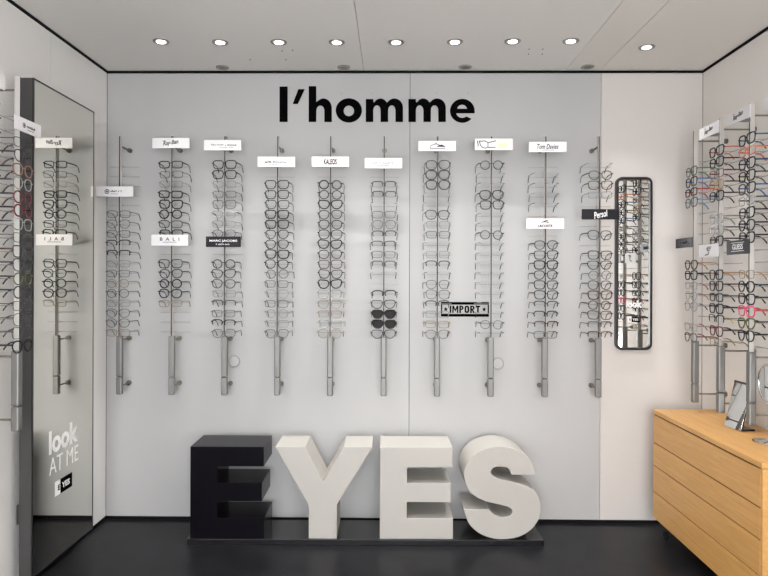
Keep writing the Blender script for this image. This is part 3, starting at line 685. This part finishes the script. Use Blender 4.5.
right = [
 {1: 'square,M,dark grey/green', 2: 'square,T,dark grey/blue', 3: 'rectangular,T,black/red', 4: 'square,M,dark grey/pale blue', 10: 'panto,T,tortoiseshell/tan', 11: 'square,T,black', 12: 'rectangular,F,silver//red', 13: 'panto,F,silver/gunmetal/orange', 14: 'oversized,F,silver//black', 16: 'rectangular,F,silver//red', 17: 'panto,M,gunmetal/rose'},
 {0: 'square,T,black/coral', 1: 'square,T,black', 2: 'rectangular,M,rose/burgundy', 3: 'panto,T,tan/dark grey', 4: 'square,T,black/brown', 6: 'square,T,clear grey/silver', 7: 'square,T,clear grey/gunmetal', 8: 'square,T,black', 11: 'square,T,black/tan', 12: 'square,T,black/brown', 13: 'rectangular,T,dark grey', 14: 'square,T,black', 15: 'square,H,black/black/yellow', 16: 'square,T,burgundy/black', 17: 'rectangular,F,gold'},
 {0: 'square,T,black/teal', 1: 'rectangular,M,coral/orange', 2: 'square,T,black/navy blue', 3: 'square,T,black/olive', 4: 'square,T,dark grey/blue', 5: 'rectangular,M,clear grey/dark grey', 6: 'square,T,black', 7: 'panto,T,black', 8: 'square,T,black', 11: 'rectangular,F,gold/tan', 12: 'panto,T,black', 13: 'square,T,black', 14: 'square,T,pink/red', 15: 'wide,T,olive/black', 16: 'panto,T,black'},
 {n: v for n, v in enumerate(['square,T,black', 'panto,T,navy blue', 'rectangular,M,red', 'square,T,blue', 'square,T,black', 'square,M,dark grey', 'round,T,tortoiseshell', 'square,T,black'])},
]
for i, lv in enumerate(right):
    for c, n in enumerate(sorted(lv)):
        eyeglasses(racks[10 + i], n, lv[n], '%s rod from corner, right wall' % ORD[i], c, 'glasses on the right wall rods')
left = [
 {2: 'rectangular,F,gunmetal//black', 3: 'panto,M,dark grey', 4: 'panto,T,rose/brown', 5: 'panto,M,clear grey/dark grey', 6: 'round,T,burgundy/dark grey', 7: 'round,T,burgundy/black', 8: 'square,M,clear grey/dark grey', 9: 'rectangular,F,gunmetal', 10: 'square,M,gunmetal/tortoiseshell', 11: 'oversized,M,gunmetal', 12: 'round,M,olive/gunmetal', 13: 'round,M,dark grey', 14: 'rectangular,F,gunmetal', 15: 'oversized,F,gunmetal', 16: 'square,F,gunmetal', 17: 'panto,T,black/dark grey'},
 {n: v for n, v in enumerate(['square,T,black', 'panto,T,tortoiseshell', 'rectangular,M,dark grey', 'square,T,black', 'round,F,gold', 'square,M,dark grey'])},
]
for i, lv in enumerate(left):
    for c, n in enumerate(sorted(lv)):
        eyeglasses(racks[14 + i], n, lv[n], ('left wall rod beside mirror', 'left wall rod at picture edge')[i], c, 'glasses on the left wall rods')

# ------------------------------------------------------------------ drawer cabinet
cx0 = wx(653, 1.05, 440); cz1 = wz(409, 1.05, 653); ya, yb = -dist(1.487), -dist(1.05); cx1 = XR - .006
T = thing('drawer_cabinet', 'light beech drawer cabinet on casters along the right wall', 'cabinet', ((cx0 + cx1) / 2, (ya + yb) / 2, 0))
ox, oy = (cx0 + cx1) / 2, (ya + yb) / 2
def cb(name, lo, hi, bev, m='wood', par=None):
    bm = bmesh.new(); bb(bm, (lo[0] - ox, lo[1] - oy, lo[2]), (hi[0] - ox, hi[1] - oy, hi[2]), bev); return link(name, mesh_of(bm), M[m], par or T)
zb = wz(517, 1.05, 653)
cb('top_panel', (cx0 - .003, ya, cz1 - .022), (cx1, yb, cz1), .002)
cb('carcass', (cx0 + .02, ya + .002, zb), (cx1, yb - .002, cz1 - .0225), .001)
hs = [cz1 - .026, wz(441.8, 1.05, 653), wz(464.5, 1.05, 653), wz(490.5, 1.05, 653), zb]
for i in range(4):
    d = cb('drawer', (cx0, ya + .016, hs[i + 1] + .002), (cx0 + .0195, yb - .002, hs[i] - .003), .0025)
    cb('finger_groove', (cx0 + .006, ya + .02, hs[i] - .0035), (cx0 + .0195, yb - .006, hs[i] - .0002), 0, 'gap', d)
cb('end_post', (cx0 + .001, ya + .001, zb), (cx0 + .0195, ya + .0145, cz1 - .0235), .001)
for (x, y) in ((cx0 + .05, yb - .06), (cx0 + .05, ya + .06), (cx1 - .05, yb - .06), (cx1 - .05, ya + .06)):
    c = cb('caster', (x - .012, y - .016, zb - .018), (x + .012, y + .016, zb), .002, 'alu_dark')
    link('wheel', cyl((x - ox, y - oy + .008, .0225), .0225, .016, 'x', 20), M['rubber'], c)

# ------------------------------------------------------------------ counter mirrors
T = thing('counter_mirror', 'tilted rectangular mirror leaning on its stand on the cabinet', 'mirror', (1.582, -.62, cz1 + .001), (0, 0, R(-84.5)))
lean = math.atan2(.05, .205); w2, h2 = .06, .218
def lean_box(name, lo, hi, m, bev=.001):
    bm = bmesh.new(); bb(bm, lo, hi, bev); me = mesh_of(bm); me.transform(Matrix.Rotation(-lean, 4, 'X')); return link(name, me, M[m], T)
lean_box('back_plate', (-w2, .0035, .002), (w2, .010, h2), 'black')
lean_box('mirror_glass', (-w2, 0, .002), (w2, .003, h2), 'mirror', .0005)
lean_box('top_clip', (-w2, -.002, h2 - .006), (w2, .011, h2 + .004), 'alu_dark')
bm = bmesh.new(); bb(bm, (-w2 + .005, .012, 0), (w2 - .005, .075, .008), .001); link('stand_foot', mesh_of(bm), M['black'], T)
T = thing('vanity_mirror', 'round chrome table mirror on the cabinet at the right edge', 'mirror', (1.600, -.882, cz1 + .001), (0, 0, R(-90)))
bm = bmesh.new(); add_cyl(bm, (0, 0, .003), .064, .006, n=40); add_cyl(bm, (0, 0, .010), .058, .008, n=40, r2=.012); link('base', mesh_of(bm), M['chrome'], T)
zm = wz(382, 1.3245) - cz1
link('stem', tube([(0, 0, .012), (0, 0, zm - .082)], .006, n=12), M['chrome'], T)
bm = bmesh.new(); add_tube(bm, [(.081 * math.cos(a / 24 * math.pi), 0, zm + .081 * math.sin(a / 24 * math.pi)) for a in range(48)], .006, n=10, closed=True, up=Vector((0, 1, 0))); link('ring_frame', mesh_of(bm, smooth=True), M['chrome'], T)
link('mirror_glass', cyl((0, 0, zm), .079, .004, 'y', 48), M['mirror'], T)

# ------------------------------------------------------------------ world and camera
w = bpy.data.worlds.new('daylight'); scene.world = w; w.use_nodes = True
bg = w.node_tree.nodes['Background']; bg.inputs['Color'].default_value = (.97, .965, .985, 1); bg.inputs['Strength'].default_value = 9.0
cam = bpy.data.cameras.new('camera'); co = bpy.data.objects.new('camera', cam); col.objects.link(co); scene.camera = co
co.location = (0, -D, CZ); co.rotation_euler = (Matrix.Rotation(YAW, 3, 'Z') @ Matrix.Rotation(R(90), 3, 'X') @ Matrix.Rotation(ROLL, 3, 'Z')).to_euler()
cam.sensor_width = 36; cam.sensor_fit = 'HORIZONTAL'; cam.lens = S * D / 768 * 36
cam.shift_y = -(288 - VY) / 768; cam.clip_start = .05
vs = scene.view_settings; vs.view_transform = 'Standard'; vs.look = 'None'; vs.gamma = 1; vs.use_curve_mapping = False; vs.exposure = 0.26
scene.cycles.use_denoising = True; scene.cycles.max_bounces = 10; scene.cycles.caustics_reflective = False; scene.cycles.caustics_refractive = False; scene.cycles.sample_clamp_indirect = 6.0; scene.cycles.transparent_max_bounces = 24
